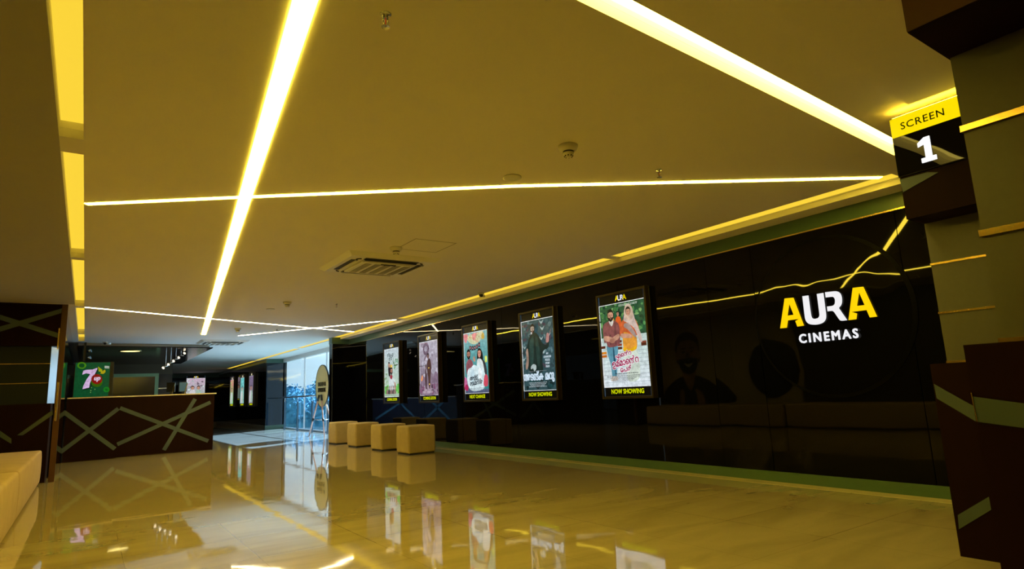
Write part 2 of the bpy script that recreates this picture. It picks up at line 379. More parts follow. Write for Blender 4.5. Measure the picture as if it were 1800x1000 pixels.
MB().prism([A(1684, 905), A(1686, 930), A(1760, 885), A(1757, 862)], (-.004, 0, 0), M_band).build('grey_band', t)
MB().prism([A(1582, 312+4), A(1588, 338), A(1650, 303), A(1630, 303)], (-.004, 0, 0), M_band).build('grey_band', t)
t = thing('screen_sign', 'lit yellow and black overhead sign with the number of the cinema screen', 'sign', (JX, 1.53, 2.40), -PI/2)
sw = .20
MB().box((-.195, -.012, -.012), (.40, .30, .40), M_black).build('sign_box', t, bevel=.004)
MB().box((-.19, -.02, .262), (.395, -.012, .392), glow('sign_yellow', (1.0, .74, .0), 1.0)).build('lit_header', t)
MB().box((-.19, -.02, -.008), (.395, -.012, .258), M_discg).build('black_face', t)
MB().box((-.18, .0, .401), (.385, .02, .405), glow('sign_added_glow', (1, .62, .03), 45)).build('added_top_light', t)  # unseen strip added for the orange glow on the ceiling above the sign
a = Art(-.021); a.txt('SCREEN', .0, .322, .068, M_black, bold=.0006, space=1.12); a.build('screen_lettering', t)
a = Art(-.022); W1 = glow('sign_white', (1, 1, 1), 1.2)
pts = [(-.035, .035), (.055, .035), (.055, .065), (.032, .065), (.032, .20), (-.002, .20), (-.045, .172), (-.045, .145), (-.008, .155), (-.008, .065), (-.035, .065)]
b = MB(); b.prism([(x*.95-.005, -.02, z+.0) for x, z in pts], (0, -.008, 0), W1); b.build('number', t)
NX = 2.73; NY = .945
t = thing('portal_jamb', 'near dark brown doorway jamb cut off by the right edge of the view', 'door frame')
MB().box((NX, -1.6, 0), (3.6, NY, 1.195), M_brown).build('base', t)
MB().box((NX, -1.6, 2.50), (3.6, NY+.01, H-.05), M_post).box((NX+.002, -1.59, 2.495), (3.6, NY+.008, 2.5), M_brown).build('fascia', t)
MB().box((3.13, -1.6, 1.195), (3.6, NY, 2.497), M_panel).build('grey_panel', t)
b = MB()
for z in (2.15, 1.675, 1.212): b.box((3.112, -1.6, z-.014), (3.131, NY+.006, z+.014), M_gold)
b.build('brass_line', t)
X = NX-.001
MB().prism([at(1711, 697, 0, X), at(1718, 741, 0, X), at(1800, 752, 0, X), at(1860, 765, 0, X), at(1860, 712, 0, X), at(1800, 709, 0, X)], (-.004, 0, 0), M_band).build('grey_band', t)
MB().prism([at(1707, 690, 0, X), at(1718, 741, 0, X), at(1719.5, 741, 0, X), at(1709, 690, 0, X)], (-.006, 0, 0), M_gold).build('brass_edge', t)

# ------------------------------------------------------------------ AURA wall logo
t = thing('round_wall_disc', 'large round black glass disc behind the lit cinema logo on the wall', 'wall disc', (WX-.005, 3.30, 1.72), -PI/2)
R = .80
b = MB(); n = 72
b.add([(R*math.cos(2*PI*i/n), -.03, R*math.sin(2*PI*i/n)) for i in range(n)], [tuple(range(n))], M_discg); b.build('disc_face', t)
b = MB(); ri, ro = R, R+.035
vs = [(r*math.cos(2*PI*i/n), y, r*math.sin(2*PI*i/n)) for r, y in ((ri, -.031), (ro, -.004)) for i in range(n)]
b.add(vs, [(i, (i+1) % n, (i+1) % n+n, i+n) for i in range(n)], M_discedge, True); b.build('bevelled_edge', t)
t = thing('lit_logo', 'glowing yellow and white AURA CINEMAS letters on the black wall', 'logo sign', (WX-.04, 3.30, 1.65), -PI/2)
LY = glow('logo_yellow', (1.0, .62, .0), 1.05); LW = glow('logo_white', (.86, .86, .9), 1.0)
def zp(pts):
    out = []
    for x, y in pts:
        p = at(1350+x/7.143, 480+y/7.143, 0, WX-.06); out.append((3.30-p.y, p.z-1.65))
    return out
def rounded(l):
    for _ in range(2):
        out = []
        for i in range(len(l)):
            a, p, c = Vector(l[i-1]), Vector(l[i]), Vector(l[(i+1) % len(l)]); u, v = (a-p), (c-p)
            if u.angle(v) > math.radians(115): k = min(.25, 1); out += [tuple(p+u*k*min(1, 60/u.length)), tuple(p+v*k*min(1, 60/v.length))]
            else: out.append(tuple(p))
        l = out
    return l
def letter(name, loops, m, ext=.005):
    o = filled(name, [zp(rounded(l) if name != 'letter_a' else l) for l in loops], m, ext, t); o.rotation_euler = (PI/2, 0, 0); o.location = (0, -.012, 0); return o
letter('letter_a', [[(150,693),(205,318),(312,308),(445,658),(365,670),(340,602),(388,574),(243,593),(230,685)], [(262,378),(238,535),(318,522)]], LY)
letter('letter_u', [[(428,290),(500,280),(535,530),(545,560),(565,575),(600,572),(632,560),(645,530),(610,262),(688,248),(724,530),(720,580),(690,620),(640,640),(590,648),(530,645),(490,625),(468,590),(460,560)]], LW)
letter('letter_r', [[(713,240),(850,225),(890,240),(915,275),(925,335),(918,395),(882,437),(988,590),(905,602),(815,470),(745,479),(738,420),(815,410),(838,385),(838,325),(820,300),(800,295),(722,305)]], LW)
letter('letter_a', [[(1008,590),(1060,185),(1190,170),(1364,545),(1275,556),(1235,462),(1042,487),(1112,506),(1103,578)], [(1137,235),(1110,412),(1210,400)]], LY)
b = MB(); M = Matrix.Translation((-.005, -.02, -.148)) @ Matrix.Rotation(PI/2, 4, 'X')
b.text('CINEMAS', .128, LW, M, ext=.003, bold=.0045, space=1.34, xs=.93); b.build('cinemas_lettering', t)

# ------------------------------------------------------------------ poster light boxes
PW, PH = .985, 1.505
YEL = pr((.86, .90, .0))
def aura_small(a, x, z, s):
    a.txt('A', x-.30*s, z, s*.42, pr((.95, .85, .0)), bold=s*.012); a.txt('U', x-.10*s, z, s*.42, pr((.9, .92, .98)), bold=s*.012)
    a.txt('R', x+.11*s, z, s*.42, pr((.9, .92, .98)), bold=s*.012); a.txt('A', x+.31*s, z, s*.42, pr((.95, .85, .0)), bold=s*.012)
def poster_case(label, loc, rz, art, footer, group=None, small=False, dim=False):
    t = thing('poster_light_box', label, 'poster', loc, rz, group)
    hw = PW/2; f = .035
    b = MB()
    for x0, z0, x1, z1 in ((-hw, 0, -hw+f, PH), (hw-f, 0, hw, PH), (-hw+f, 0, hw-f, f), (-hw+f, PH-f, hw-f, PH)): b.box((x0, -.10, z0), (x1, -.02, z1), M_frame)
    b.box((-hw, -.02, 0), (hw, 0, PH), M_black)
    b.build('frame', t, bevel=.004, seg=1)
    iw = hw-f; z0 = f; z1 = PH-f; hz = z1-.125; fz = z0+.125
    bk = pr((.012, .014, .018))
    a = Art(-.078); a.rect(-iw, hz, iw, z1, bk); edge = pr((.20, .27, .33)); a.rect(-iw, hz, -iw+.02, z1, edge); a.rect(iw-.02, hz, iw, z1, edge)
    aura_small(a, 0, (hz+z1)/2, .25); a.build('header', t)
    a = Art(-.078); a.rect(-iw, z0, iw, fz, bk); a.rect(-iw, z0, -iw+.02, fz, edge); a.rect(iw-.02, z0, iw, fz, edge)
    a.txt(footer, 0, (z0+fz)/2, .088, YEL, bold=.0022, xs=.93); a.build('footer', t)
    a = Art(-.076); a.rect(-iw, fz, iw, hz, pr((.98, .99, 1.0)))
    art(a, -iw+.014, fz+.007, iw-.012, hz-.009); a.build('poster_print', t)
    return t
def credits(a, cx, z, w_, rows, m, h=.006, gap=.017):
    for i in range(rows):
        ww = w_*(1-.12*i*random.random()); x = cx-ww/2
        while x < cx+ww/2:
            l = random.uniform(.02, .06); a.rect(x, z-i*gap, min(x+l, cx+ww/2), z-i*gap+h, m); x += l+.008
def grad(a, x0, z0, x1, z1, c0, c1, n=10):
    for i in range(n):
        k = i/(n-1); c = tuple(c0[j]*(1-k)+c1[j]*k for j in range(3))
        a.rect(x0, z0+(z1-z0)*i/n, x1, z0+(z1-z0)*(i+1)/n, pr(c)); a.y += a.d
    a.y -= a.d
def speck(a, x0, z0, x1, z1, cols, n, r0, r1, seed=1):
    rd = random.Random(seed)
    for i in range(n):
        x, z = rd.uniform(x0, x1), rd.uniform(z0, z1); rx, rz = rd.uniform(r0, r1), rd.uniform(r0, r1)*.8
        rx = min(rx, x-x0, x1-x); rz = min(rz, z-z0, z1-z)
        if rx < r0*.4 or rz < r0*.4: continue
        pts = [(x+rx*math.cos(k*PI/4)*rd.uniform(.6, 1), z+rz*math.sin(k*PI/4)*rd.uniform(.6, 1)) for k in range(8)]
        a.poly(pts, pr(rd.choice(cols)))
SK = (.78, .58, .48); HR = (.10, .09, .10)
def head(a, x, z, r, skin=SK, hair=HR, beard=False, shade=(.62, .43, .36)):
    a.poly(ell(x, z+r*.12, r*.88, r*1.12), pr(hair)); a.poly(blob([(x-r*.66, z+r*.35), (x-r*.3, z+r*.62), (x+r*.3, z+r*.62), (x+r*.66, z+r*.35), (x+r*.6, z-r*.5), (x+r*.22, z-r*1.0), (x-r*.22, z-r*1.0), (x-r*.6, z-r*.5)]), pr(skin))
    if beard:
        a.poly(blob([(x-r*.62, z-r*.3), (x-r*.3, z-r*.38), (x, z-r*.30), (x+r*.3, z-r*.38), (x+r*.62, z-r*.3), (x+r*.45, z-r*.85), (x, z-r*1.12), (x-r*.45, z-r*.85)]), pr(hair))
        a.poly(ell(x, z-r*.55, r*.2, r*.08, 12), pr((.75, .5, .45)))
    else: a.poly(ell(x, z-r*.52, r*.18, r*.07, 12), pr((.66, .25, .25)))
    for s in (-1, 1):
        a.poly(ell(x+s*r*.28, z+r*.05, r*.13, r*.07, 10), pr((.12, .09, .09))); a.rect(x+s*r*.28-r*.17, z+r*.2, x+s*r*.28+r*.17, z+r*.25, pr(hair))
    a.poly([(x-r*.07, z+r*.05), (x+r*.07, z+r*.05), (x+r*.12, z-r*.25), (x-r*.12, z-r*.25)], pr(shade))
def art5(a, x0, z0, x1, z1):
    W_, H_ = x1-x0, z1-z0; U = lambda u, v: (x0+u*W_, z0+v*H_)
    def P(pts, c, k=5, raw=False): a.poly([U(*p) for p in (pts if raw else blob(pts, k))], pr(c))
    grad(a, x0, z0, x1, z0+H_*.62, (.86, .90, .93), (.74, .83, .80), 8)
    for i in range(12):
        v = .05+i*.045; a.rect(x0, z0+v*H_, x1, z0+(v+.006)*H_, pr((.66, .72, .74)))
    a.rect(*U(0, .60), *U(1, 1), pr((.16, .34, .22)))
    speck(a, x0, z0+.60*H_, x1, z1, [(.22, .45, .25), (.10, .26, .17), (.35, .58, .33), (.50, .70, .42), (.09, .20, .16)], 110, .02, .06, 3)
    for u, v, c in ((.02, .40, (.86, .52, .12)), (.02, .36, (.80, .42, .10)), (.0, .47, (.35, .16, .10)), (.38, .52, (.38, .18, .12)), (.38, .48, (.55, .24, .16)), (.38, .44, (.33, .16, .10)), (.90, .48, (.52, .26, .18)), (.90, .455, (.33, .16, .10))):
        a.rect(*U(u, v), *U(u+.11, v+.03), pr(c))
    # people further back
    for u, c, v in ((.30, (.85, .60, .32), .80), (.45, (.85, .36, .16), .80), (.62, (.12, .22, .30), .82)):
        P([(u-.06, v-.16), (u-.06, v), (u, v+.04), (u+.06, v), (u+.06, v-.16)], c); head(a, *U(u, v+.07), .032)
    # man
    P([(.16,.50),(.30,.50),(.40,.50),(.39,.36),(.36,.24),(.33,.12),(.24,.12),(.22,.26),(.17,.38)], (.36, .58, .66))
    P([(.29,.48),(.31,.48),(.33,.28),(.31,.14),(.29,.28)], (.16, .33, .42)); P([(.22,.12),(.34,.12),(.35,.08),(.21,.07)], (.80, .76, .72))
    P([(.10,.55),(.10,.74),(.20,.79),(.30,.80),(.40,.78),(.47,.72),(.47,.56),(.42,.49),(.20,.48),(.15,.54)], (.52, .30, .30))
    P([(.24,.79),(.29,.81),(.35,.79),(.30,.73)], (.85, .83, .80)); P([(.22,.60),(.26,.63),(.28,.56),(.24,.50)], (.40, .22, .23)); P([(.36,.72),(.40,.72),(.39,.52),(.35,.52)], (.44, .25, .26))
    P([(.10,.61),(.17,.62),(.30,.59),(.29,.55),(.13,.56)], SK); P([(.46,.62),(.40,.62),(.28,.58),(.30,.54),(.44,.57)], SK); P([(.24,.57),(.33,.58),(.34,.53),(.25,.53)], (.70, .48, .40))
    head(a, *U(.29, .86), .078, beard=True)
    # woman with shawl
    P([(.52,.42),(.66,.44),(.82,.42),(.83,.10),(.60,.06),(.56,.2)], (.80, .85, .80))
    P([(.54,.45),(.54,.60),(.62,.70),(.78,.68),(.83,.55),(.81,.43),(.66,.41)], (.88, .60, .22)); P([(.54,.46),(.66,.43),(.80,.46),(.80,.42),(.64,.395),(.53,.42)], (.90, .68, .10))
    P([(.48,.60),(.50,.72),(.58,.79),(.72,.80),(.84,.76),(.90,.62),(.84,.58),(.72,.60),(.58,.64)], (.80, .38, .20))
    P([(.58,.78),(.62,.86),(.70,.90),(.79,.86),(.83,.76),(.92,.60),(.94,.50),(.88,.52),(.80,.66),(.66,.74)], (.80, .72, .68)); P([(.60,.74),(.70,.72),(.82,.60),(.80,.56),(.66,.66),(.58,.70)], (.66, .58, .55))
    P([(.50,.62),(.58,.62),(.72,.60),(.74,.56),(.60,.565),(.50,.58)], SK)
    P([(.60,.82),(.63,.94),(.71,.965),(.79,.90),(.79,.80),(.70,.77)], (.80, .70, .62)); head(a, *U(.69, .875), .056)
    m = pr((.62, .05, .30)); o = pr((.97, .95, .97))
    for mm, bo in ((o, .009), (m, .003)):
        a.txt('എെ\u0d7bറ', *U(.52, .375), .085, mm, rot=.10, bold=bo); a.txt('ഉമ്മാെ\u0d7bറ', *U(.55, .285), .125, mm, rot=.10, bold=bo*1.2, xs=.82); a.txt('േപര്', *U(.55, .20), .095, mm, rot=.10, bold=bo)
    credits(a, x0+.56*W_, z0+.15*H_, .45, 1, pr((.2, .22, .25)), .009); credits(a, x0+.5*W_, z0+.125*H_, .66, 5, pr((.25, .27, .30)))
    credits(a, x0+.72*W_, z0+.965*H_, .36, 2, pr((.85, .9, .85)))
def art4(a, x0, z0, x1, z1):
    W_, H_ = x1-x0, z1-z0; U = lambda u, v: (x0+u*W_, z0+v*H_)
    def P(pts, c, k=5): a.poly([U(*p) for p in blob(pts, k)], pr(c))
    a.rect(x0, z0, x1, z1, pr((.20, .31, .33)))
    speck(a, x0, z0+.25*H_, x1, z1, [(.24, .36, .38), (.17, .25, .27), (.32, .44, .46), (.38, .50, .52), (.28, .24, .28)], 90, .03, .08, 8)
    speck(a, x0, z0, x1, z0+.25*H_, [(.10, .20, .21), (.12, .27, .28), (.09, .16, .17)], 30, .04, .1, 9)
    for u, v, s in ((.68, .95, .07), (.70, .86, .07), (.66, .72, .06), (.70, .53, .07), (.12, .62, .05), (.08, .45, .05), (.9, .76, .05)):
        P([(u-s, v+s*.5), (u, v+s*.1), (u+s, v+s*.45), (u, v-s*.4)], (.62, .70, .70))
    P([(.22,.30),(.16,.52),(.24,.70),(.32,.78),(.44,.82),(.56,.78),(.68,.66),(.80,.62),(.84,.70),(.90,.70),(.86,.58),(.70,.54),(.66,.40),(.66,.26),(.46,.24)], (.10, .17, .16))
    P([(.28,.66),(.34,.74),(.42,.76),(.40,.50),(.34,.32),(.28,.40)], (.16, .27, .25)); P([(.48,.74),(.55,.72),(.60,.50),(.56,.34),(.50,.40)], (.14, .24, .22))
    P([(.16,.56),(.22,.60),(.24,.46),(.21,.34),(.15,.30),(.13,.36),(.17,.45)], (.62, .52, .46)); P([(.80,.66),(.84,.78),(.92,.77),(.96,.84),(.90,.74),(.88,.66)], (.72, .52, .50))
    P([(.30,.34),(.38,.37),(.46,.35),(.46,.30),(.40,.27),(.36,.31),(.30,.30)], (.68, .74, .74))
    head(a, *U(.40, .87), .075, skin=(.66, .60, .55), beard=True)
    a.rect(*U(.345, .80), *U(.39, .83), pr((.8, .8, .8)))
    for i, (s, wd) in enumerate((('AN', .06), ('ADVANCED', .26), ('POLICE', .15), ('STORY', .13), ('FROM', .13))):
        a.txt(s, *U(.82, .50-.045*i), .046, pr((.78, .84, .88)), bold=.0018, xs=.8)
    a.txt('അടങ്ക മറു', *U(.52, .19), .175, pr((.80, .88, .94)), bold=.009, xs=.78)
    credits(a, x0+.5*W_, z0+.265*H_, .5, 1, pr((.55, .6, .62))); credits(a, x0+.5*W_, z0+.105*H_, .5, 4, pr((.80, .85, .88)), .007, .022)
    a.txt('A', *U(.12, .93), .05, pr((.8, .55, .5)))
def art3(a, x0, z0, x1, z1):
    W_, H_ = x1-x0, z1-z0; U = lambda u, v: (x0+u*W_, z0+v*H_)
    def P(pts, c, k=5): a.poly([U(*p) for p in blob(pts, k)], pr(c))
    grad(a, x0, z0, x1, z1, (.18, .50, .50), (.50, .72, .74), 12)
    a.rect(x0, z0, *U(1, .06), pr((.32, .36, .48)))
    a.poly([U(*p) for p in ell(.46, 1.0, .36, .20, 30) if p[1] <= 1.0], pr((.80, .80, .66)))
    rd = random.Random(5)
    for i in range(60):
        an = rd.uniform(PI, 2*PI); r = rd.uniform(.3, 1); a.poly([U(*p) for p in ell(.46+.34*r*math.cos(an), .985+.18*r*math.sin(an), .018, .010, 6)], pr(rd.choice([(.86, .55, .45), (.92, .88, .7), (.75, .62, .4), (.68, .78, .66)])))
    P([(.02,.98),(.05,.88),(.12,.84),(.18,.90),(.20,.98)], (.86, .52, .55)); P([(.40,.97),(.42,.88),(.48,.86),(.54,.90),(.58,.98)], (.88, .56, .56)); P([(.78,.92),(.86,.97),(.9,.88),(.80,.86)], (.82, .68, .30))
    for i, ch in enumerate('DANDA'):
        u = .30+.095*i; v = .735+abs(i-1.4)**2*.006; a.rect(*U(u-.04, v-.035), *U(u+.04, v+.035), pr((.12, .08, .20))); a.txt(ch, *U(u, v), .06, pr((.85, .55, .55)), bold=.002)
    P([(.10,.40),(.12,.50),(.22,.56),(.34,.54),(.40,.46),(.36,.30),(.14,.30)], (.58, .34, .38)); head(a, *U(.22, .64), .085, skin=(.72, .50, .42), beard=True)
    P([(.44,.52),(.42,.58),(.48,.60),(.50,.52)], SK)
    P([(.74,.70),(.60,.66),(.58,.56),(.64,.50),(.80,.46),(.82,.60)], HR); P([(.78,.52),(.90,.48),(.96,.34),(.92,.24),(.80,.26)], (.22, .22, .24))
    P([(.56,.46),(.62,.55),(.76,.53),(.84,.42),(.84,.28),(.60,.28)], (.86, .90, .90)); head(a, *U(.68, .64), .08, skin=(.85, .60, .52))
    P([(.14,.22),(.18,.38),(.32,.42),(.44,.46),(.56,.44),(.70,.46),(.84,.36),(.90,.24),(.84,.08),(.66,.04),(.40,.03),(.22,.08)], (.84, .92, .94))
    P([(.30,.34),(.42,.40),(.46,.28),(.40,.14),(.30,.2)], (.76, .86, .90)); P([(.62,.36),(.72,.40),(.76,.24),(.68,.14)], (.93, .96, .97))
    a.rect(*U(.90, .48), *U(.99, .58), pr((.86, .92, .45))); P([(.82,.16),(.88,.28),(.99,.26),(.99,.12),(.86,.10)], (.82, .30, .38)); P([(.01,.10),(.04,.26),(.12,.24),(.14,.12)], (.80, .42, .62)); P([(.01,.08),(.10,.15),(.20,.10),(.14,.04)], (.66, .15, .35))
    a.txt('അള്ള്', *U(.42, .245), .10, pr((.16, .20, .24)), bold=.004, rot=.08); a.txt('രാേമന്ദ്ര', *U(.52, .165), .12, pr((.16, .20, .24)), bold=.004, rot=.08, xs=.8)
    credits(a, x0+.5*W_, z0+.075*H_, .6, 4, pr((.25, .3, .38)))
def art2(a, x0, z0, x1, z1):
    W_, H_ = x1-x0, z1-z0; U = lambda u, v: (x0+u*W_, z0+v*H_)
    def P(pts, c, k=5): a.poly([U(*p) for p in blob(pts, k)], pr(c))
    grad(a, x0, z0, x1, z1, (.46, .38, .44), (.72, .70, .76), 12)
    speck(a, x0, z0+.3*H_, x1, z1, [(.66, .64, .70), (.76, .74, .80), (.60, .56, .62)], 50, .05, .12, 4)
    P([(.03,.02),(.02,.22),(.22,.36),(.46,.18),(.66,.26),(.86,.42),(.98,.34),(.97,.02)], (.52, .44, .52)); speck(a, x0, z0, x1, z0+.22*H_, [(.40, .30, .38), (.58, .50, .58), (.66, .58, .64), (.33, .24, .30), (.50, .32, .44)], 70, .03, .08, 6)
    # big smoky nine
    for i in range(34):
        an = i*.24; r = (.13, .085); cx, cv = (.42, .86)
        if i < 27: a.poly([U(*p) for p in ell(cx+r[0]*math.cos(an), cv+r[1]*math.sin(an), .045, .026, 8, i)], pr(((.42, .34, .42), (.52, .44, .52), (.36, .28, .34))[i % 3]))
    for i in range(12): a.poly([U(*p) for p in ell(.54-.018*i, .80-.012*i, .030, .022, 8, i)], pr(((.42, .34, .40), (.50, .42, .48))[i % 2]))
    P([(.50,.62),(.58,.68),(.66,.64),(.70,.54),(.68,.42),(.64,.28),(.62,.14),(.56,.14),(.53,.30),(.48,.42),(.46,.54)], (.32, .22, .20)); head(a, *U(.54, .72), .055, skin=(.48, .36, .34)); P([(.38,.46),(.43,.50),(.46,.34),(.44,.16),(.38,.16),(.36,.32)], (.30, .22, .24)); head(a, *U(.41, .53), .04, skin=(.44, .34, .33))
    for c in ((.58, .50), (.60, .20)): a.poly([U(*p) for p in ell(*c, .03, .012, 12)], pr((1, .85, .4)))
    P([(.14,.30),(.22,.38),(.24,.30),(.18,.26)], (.95, .62, .40))
    a.rect(*U(.02, .545), *U(.36, .555), pr((.25, .2, .25))); a.txt('THE', *U(.30, .58), .035, pr((.2, .16, .2))); a.txt('SCIENCE FICTION', *U(.52, .095), .030, pr((.9, .85, .9))); credits(a, x0+.52*W_, z0+.07*H_, .5, 3, pr((.85, .8, .85)))
    credits(a, x0+.3*W_, z0+.965*H_, .4, 1, pr((.6, .25, .3)))
def art1(a, x0, z0, x1, z1):
    W_, H_ = x1-x0, z1-z0; U = lambda u, v: (x0+u*W_, z0+v*H_)
    def P(pts, c, k=5): a.poly([U(*p) for p in blob(pts, k)], pr(c))
    grad(a, x0, z0, x1, z1, (.70, .80, .70), (.76, .82, .85), 10)
    a.rect(x0, *U(0, .06)[1:], x1, *U(0, .22)[1:], pr((.38, .72, .32))); speck(a, x0, z0+.05*H_, x1, z0+.26*H_, [(.36, .75, .28), (.50, .82, .40), (.62, .80, .60)], 36, .03, .08, 2)
    speck(a, *U(.62, .56), *U(.99, .82), [(.30, .55, .34), (.45, .68, .50), (.62, .78, .70)], 26, .015, .05, 7); P([(.62,.72),(.72,.64),(.85,.63),(.99,.66),(.86,.655),(.73,.66),(.64,.74)], (.30, .38, .26)); speck(a, *U(.01, .26), *U(.26, .50), [(.52, .66, .46), (.62, .72, .58)], 16, .02, .05, 11)
    P([(.30,.58),(.32,.72),(.40,.72),(.46,.62),(.44,.44),(.34,.44)], (.16, .10, .14)); head(a, *U(.37, .66), .06, skin=(.86, .66, .58))
    P([(.34,.12),(.36,.34),(.44,.42),(.60,.40),(.70,.36),(.80,.28),(.78,.12)], (.82, .86, .87)); P([(.42,.40),(.50,.46),(.60,.42),(.54,.36)], (.62, .20, .26)); P([(.72,.30),(.80,.26),(.82,.16),(.76,.14)], SK)
    head(a, *U(.53, .53), .085, skin=(.74, .54, .46), beard=True); a.rect(*U(.46, .605), *U(.60, .66), pr((.93, .78, .36)))
    for u in (.24, .38, .52, .66, .78):
        P([(u-.07, .06), (u-.06, .13), (u, .16), (u+.06, .13), (u+.07, .06)], random.choice([(.40, .34, .34), (.55, .45, .42), (.30, .26, .28)])); head(a, *U(u, .19), .035, skin=(.7, .52, .46))
    a.txt('തട്ടും പുറ', *U(.50, .87), .11, pr((.30, .36, .38)), bold=.003, xs=.7); a.txt('ത്ത്', *U(.52, .79), .12, pr((.30, .36, .38)), bold=.003, rot=.1)
    credits(a, x0+.5*W_, z0+.95*H_, .55, 1, pr((.55, .5, .52))); credits(a, x0+.5*W_, z0+.035*H_, .8, 2, pr((.5, .52, .55)))
G = 'lit poster cases on the black glass wall'
poster_case('lit poster of a couple with pink title, nearest of the wall row', (WX-.005, 6.175, .925), -PI/2, art5, 'NOW SHOWING', G)
poster_case('dark teal lit poster of a man with white block title and NOW SHOWING strip', (WX-.005, 8.177, .925), -PI/2, art4, 'NOW SHOWING', G)
poster_case('turquoise lit poster of two people behind white fabric with NEXT CHANGE strip', (WX-.005, 10.175, .925), -PI/2, art3, 'NEXT CHANGE', G)
poster_case('grey purple lit poster with smoky figure nine and COMING SOON strip', (WX-.005, 12.18, .925), -PI/2, art2, 'COMING SOON', G)
poster_case('pale lit poster with green grass and COMING SOON strip, farthest of the wall row', (WX-.005, 14.19, .925), -PI/2, art1, 'COMING SOON', G)
def art_far(c0, c1, seed, fig=True):
    def f(a, x0, z0, x1, z1):
        grad(a, x0, z0, x1, z1, c0, c1, 8); speck(a, x0, z0, x1, z1, [c0, c1, tuple(min(1, c*1.3) for c in c0), tuple(c*.6 for c in c1)], 30, .03, .1, seed)
        W_, H_ = x1-x0, z1-z0
        for u in ((.33, .66) if fig else ()):
            a.poly([(x0+p[0]*W_, z0+p[1]*H_) for p in blob([(u-.16, .05), (u-.14, .4), (u, .48), (u+.14, .4), (u+.16, .05)])], pr((.80, .80, .82) if u < .5 else (.62, .72, .66))); head(a, x0+u*W_, z0+.56*H_, .10)
    return f
G = 'lit poster cases at the far end'
poster_case('slim far lit poster of pink, orange and green, left of the three beyond the counter', (6.099, 33.6, .93), -PI/2, art_far((.30, .75, .25), (.80, .45, .42), 2), 'NOW SHOWING', G)
poster_case('slim far lit turquoise poster, middle of the three beyond the counter', (6.099, 31.1, .93), -PI/2, art_far((.45, .72, .70), (.30, .72, .72), 3), 'NOW SHOWING', G)
poster_case('far dim grey and purple lit poster nearest the daylight window', (6.099, 29.2, .93), -PI/2, art_far((.36, .36, .42), (.45, .38, .50), 4), 'COMING SOON', G)
poster_case('far lit pale pink poster seen just above the counter top', (at(344, 670, 1, YF-.02).x, YF-.015, 1.22), 0, art_far((.62, .70, .68), (.78, .68, .76), 5), 'NOW SHOWING', G)

# ------------------------------------------------------------------ stools, bench
def soft_box(name, w_, d_, h_, m, parent=None, rr=.035):
    bm = bmesh.new(); bmesh.ops.create_cube(bm, size=1)
    for v in bm.verts: v.co = Vector((v.co.x*w_, v.co.y*d_, (v.co.z+.5)*h_))
    bmesh.ops.bevel(bm, geom=bm.edges[:]+bm.verts[:], offset=rr, segments=4, affect='EDGES', profile=.6)
    bmesh.ops.subdivide_edges(bm, edges=[e for e in bm.edges if e.calc_length() > .2], cuts=6, use_grid_fill=True)
    for v in bm.verts:
        k = (1-(2*v.co.x/w_)**2)*(1-(2*v.co.y/d_)**2)
        if v.co.z > h_*.9: v.co.z += .012*max(0, k)
        elif rr < v.co.z < h_-rr:
            q = math.sin(PI*v.co.z/h_)*.008
            if abs(v.co.x) > w_/2-.002: v.co.x += math.copysign(q, v.co.x)
            if abs(v.co.y) > d_/2-.002: v.co.y += math.copysign(q, v.co.y)
    me = bpy.data.meshes.new(name); bm.to_mesh(me); bm.free(); me.materials.append(m)
    for p in me.polygons: p.use_smooth = True
    o = bpy.data.objects.new(name, me); C.objects.link(o); o.parent = parent; return o
G = 'cube stools in front of the black glass wall'
labels = ['tan suede cube stool nearest the camera, rightmost of the row of four', 'tan suede cube stool second from the right in the row', 'tan suede cube stool third from the right in the row', 'tan suede cube stool farthest away, beside the column and easel sign']
st = thing('cube_stool', labels[0], 'stool', (5.345, 11.18, 0), 0, G)
o = soft_box('cushion_body', .565, .56, .505, M_suede, st); o.location.z = .02
MB().box((-.26, -.26, 0), (.26, .26, .021), M_black).build('plinth', st)
for i, (x, y) in enumerate(((5.35, 12.52), (5.37, 14.03), (5.38, 15.42))):
    c = copy_tree(st); c.location = (x, y, 0); c['label'] = labels[i+1]
G = 'bench blocks along the left wall'
t = thing('padded_bench', 'long low beige suede bench block at left, ending by the brown cabinet', 'bench', (-.94, 10.22, 0), 0, G)
o = soft_box('cushion_body', .86, 4.02, .50, M_suede2, t, .04); o.location.z = .02
MB().box((-.38, -1.97, 0), (.38, 1.97, .021), M_black).build('plinth', t)
c = copy_tree(t); c.location = (-.94, 6.14, 0); c['label'] = 'beige suede bench block at the left edge of the view, nearer than its twin'

# ------------------------------------------------------------------ left cabinet with door handle
CY = 12.5
t = thing('wall_cabinet', 'dark brown and grey panelled block with crossed bands, behind the bench', 'cabinet', (0, 0, 0))
MB().box((-1.38, CY, 2.16), (-.415, 13.3, H), M_brown).build('fascia', t)
MB().box((-1.38, CY, 0), (-.46, 13.3, 1.235), M_brown).build('base', t)
MB().box((-1.38, CY+.06, 1.235), (-.515, 13.3, 2.16), M_panel2).build('grey_panel', t)
MB().box((-.415, CY+.0, 0), (-.335, CY+.045, H), M_post).build('side_post', t)
MB().prism([(-.512, CY+.06, 1.235), (-.417, CY+.36, 1.235), (-.417, CY+.6, 1.235), (-.512, CY+.6, 1.235)], (0, 0, .925), M_steel).build('mirror_strip', t)
b = MB()
for z in (1.875, 1.565): b.box((-1.38, CY+.052, z-.006), (-.515, CY+.061, z+.006), M_gold)
b.build('brass_line', t)
Y = CY-.001
def pq(pts, b, m, th=(0, -.005, 0), Y=Y): MB().prism([at(x, y, 1, Y) for x, y in pts], th, m).build('grey_band', t)
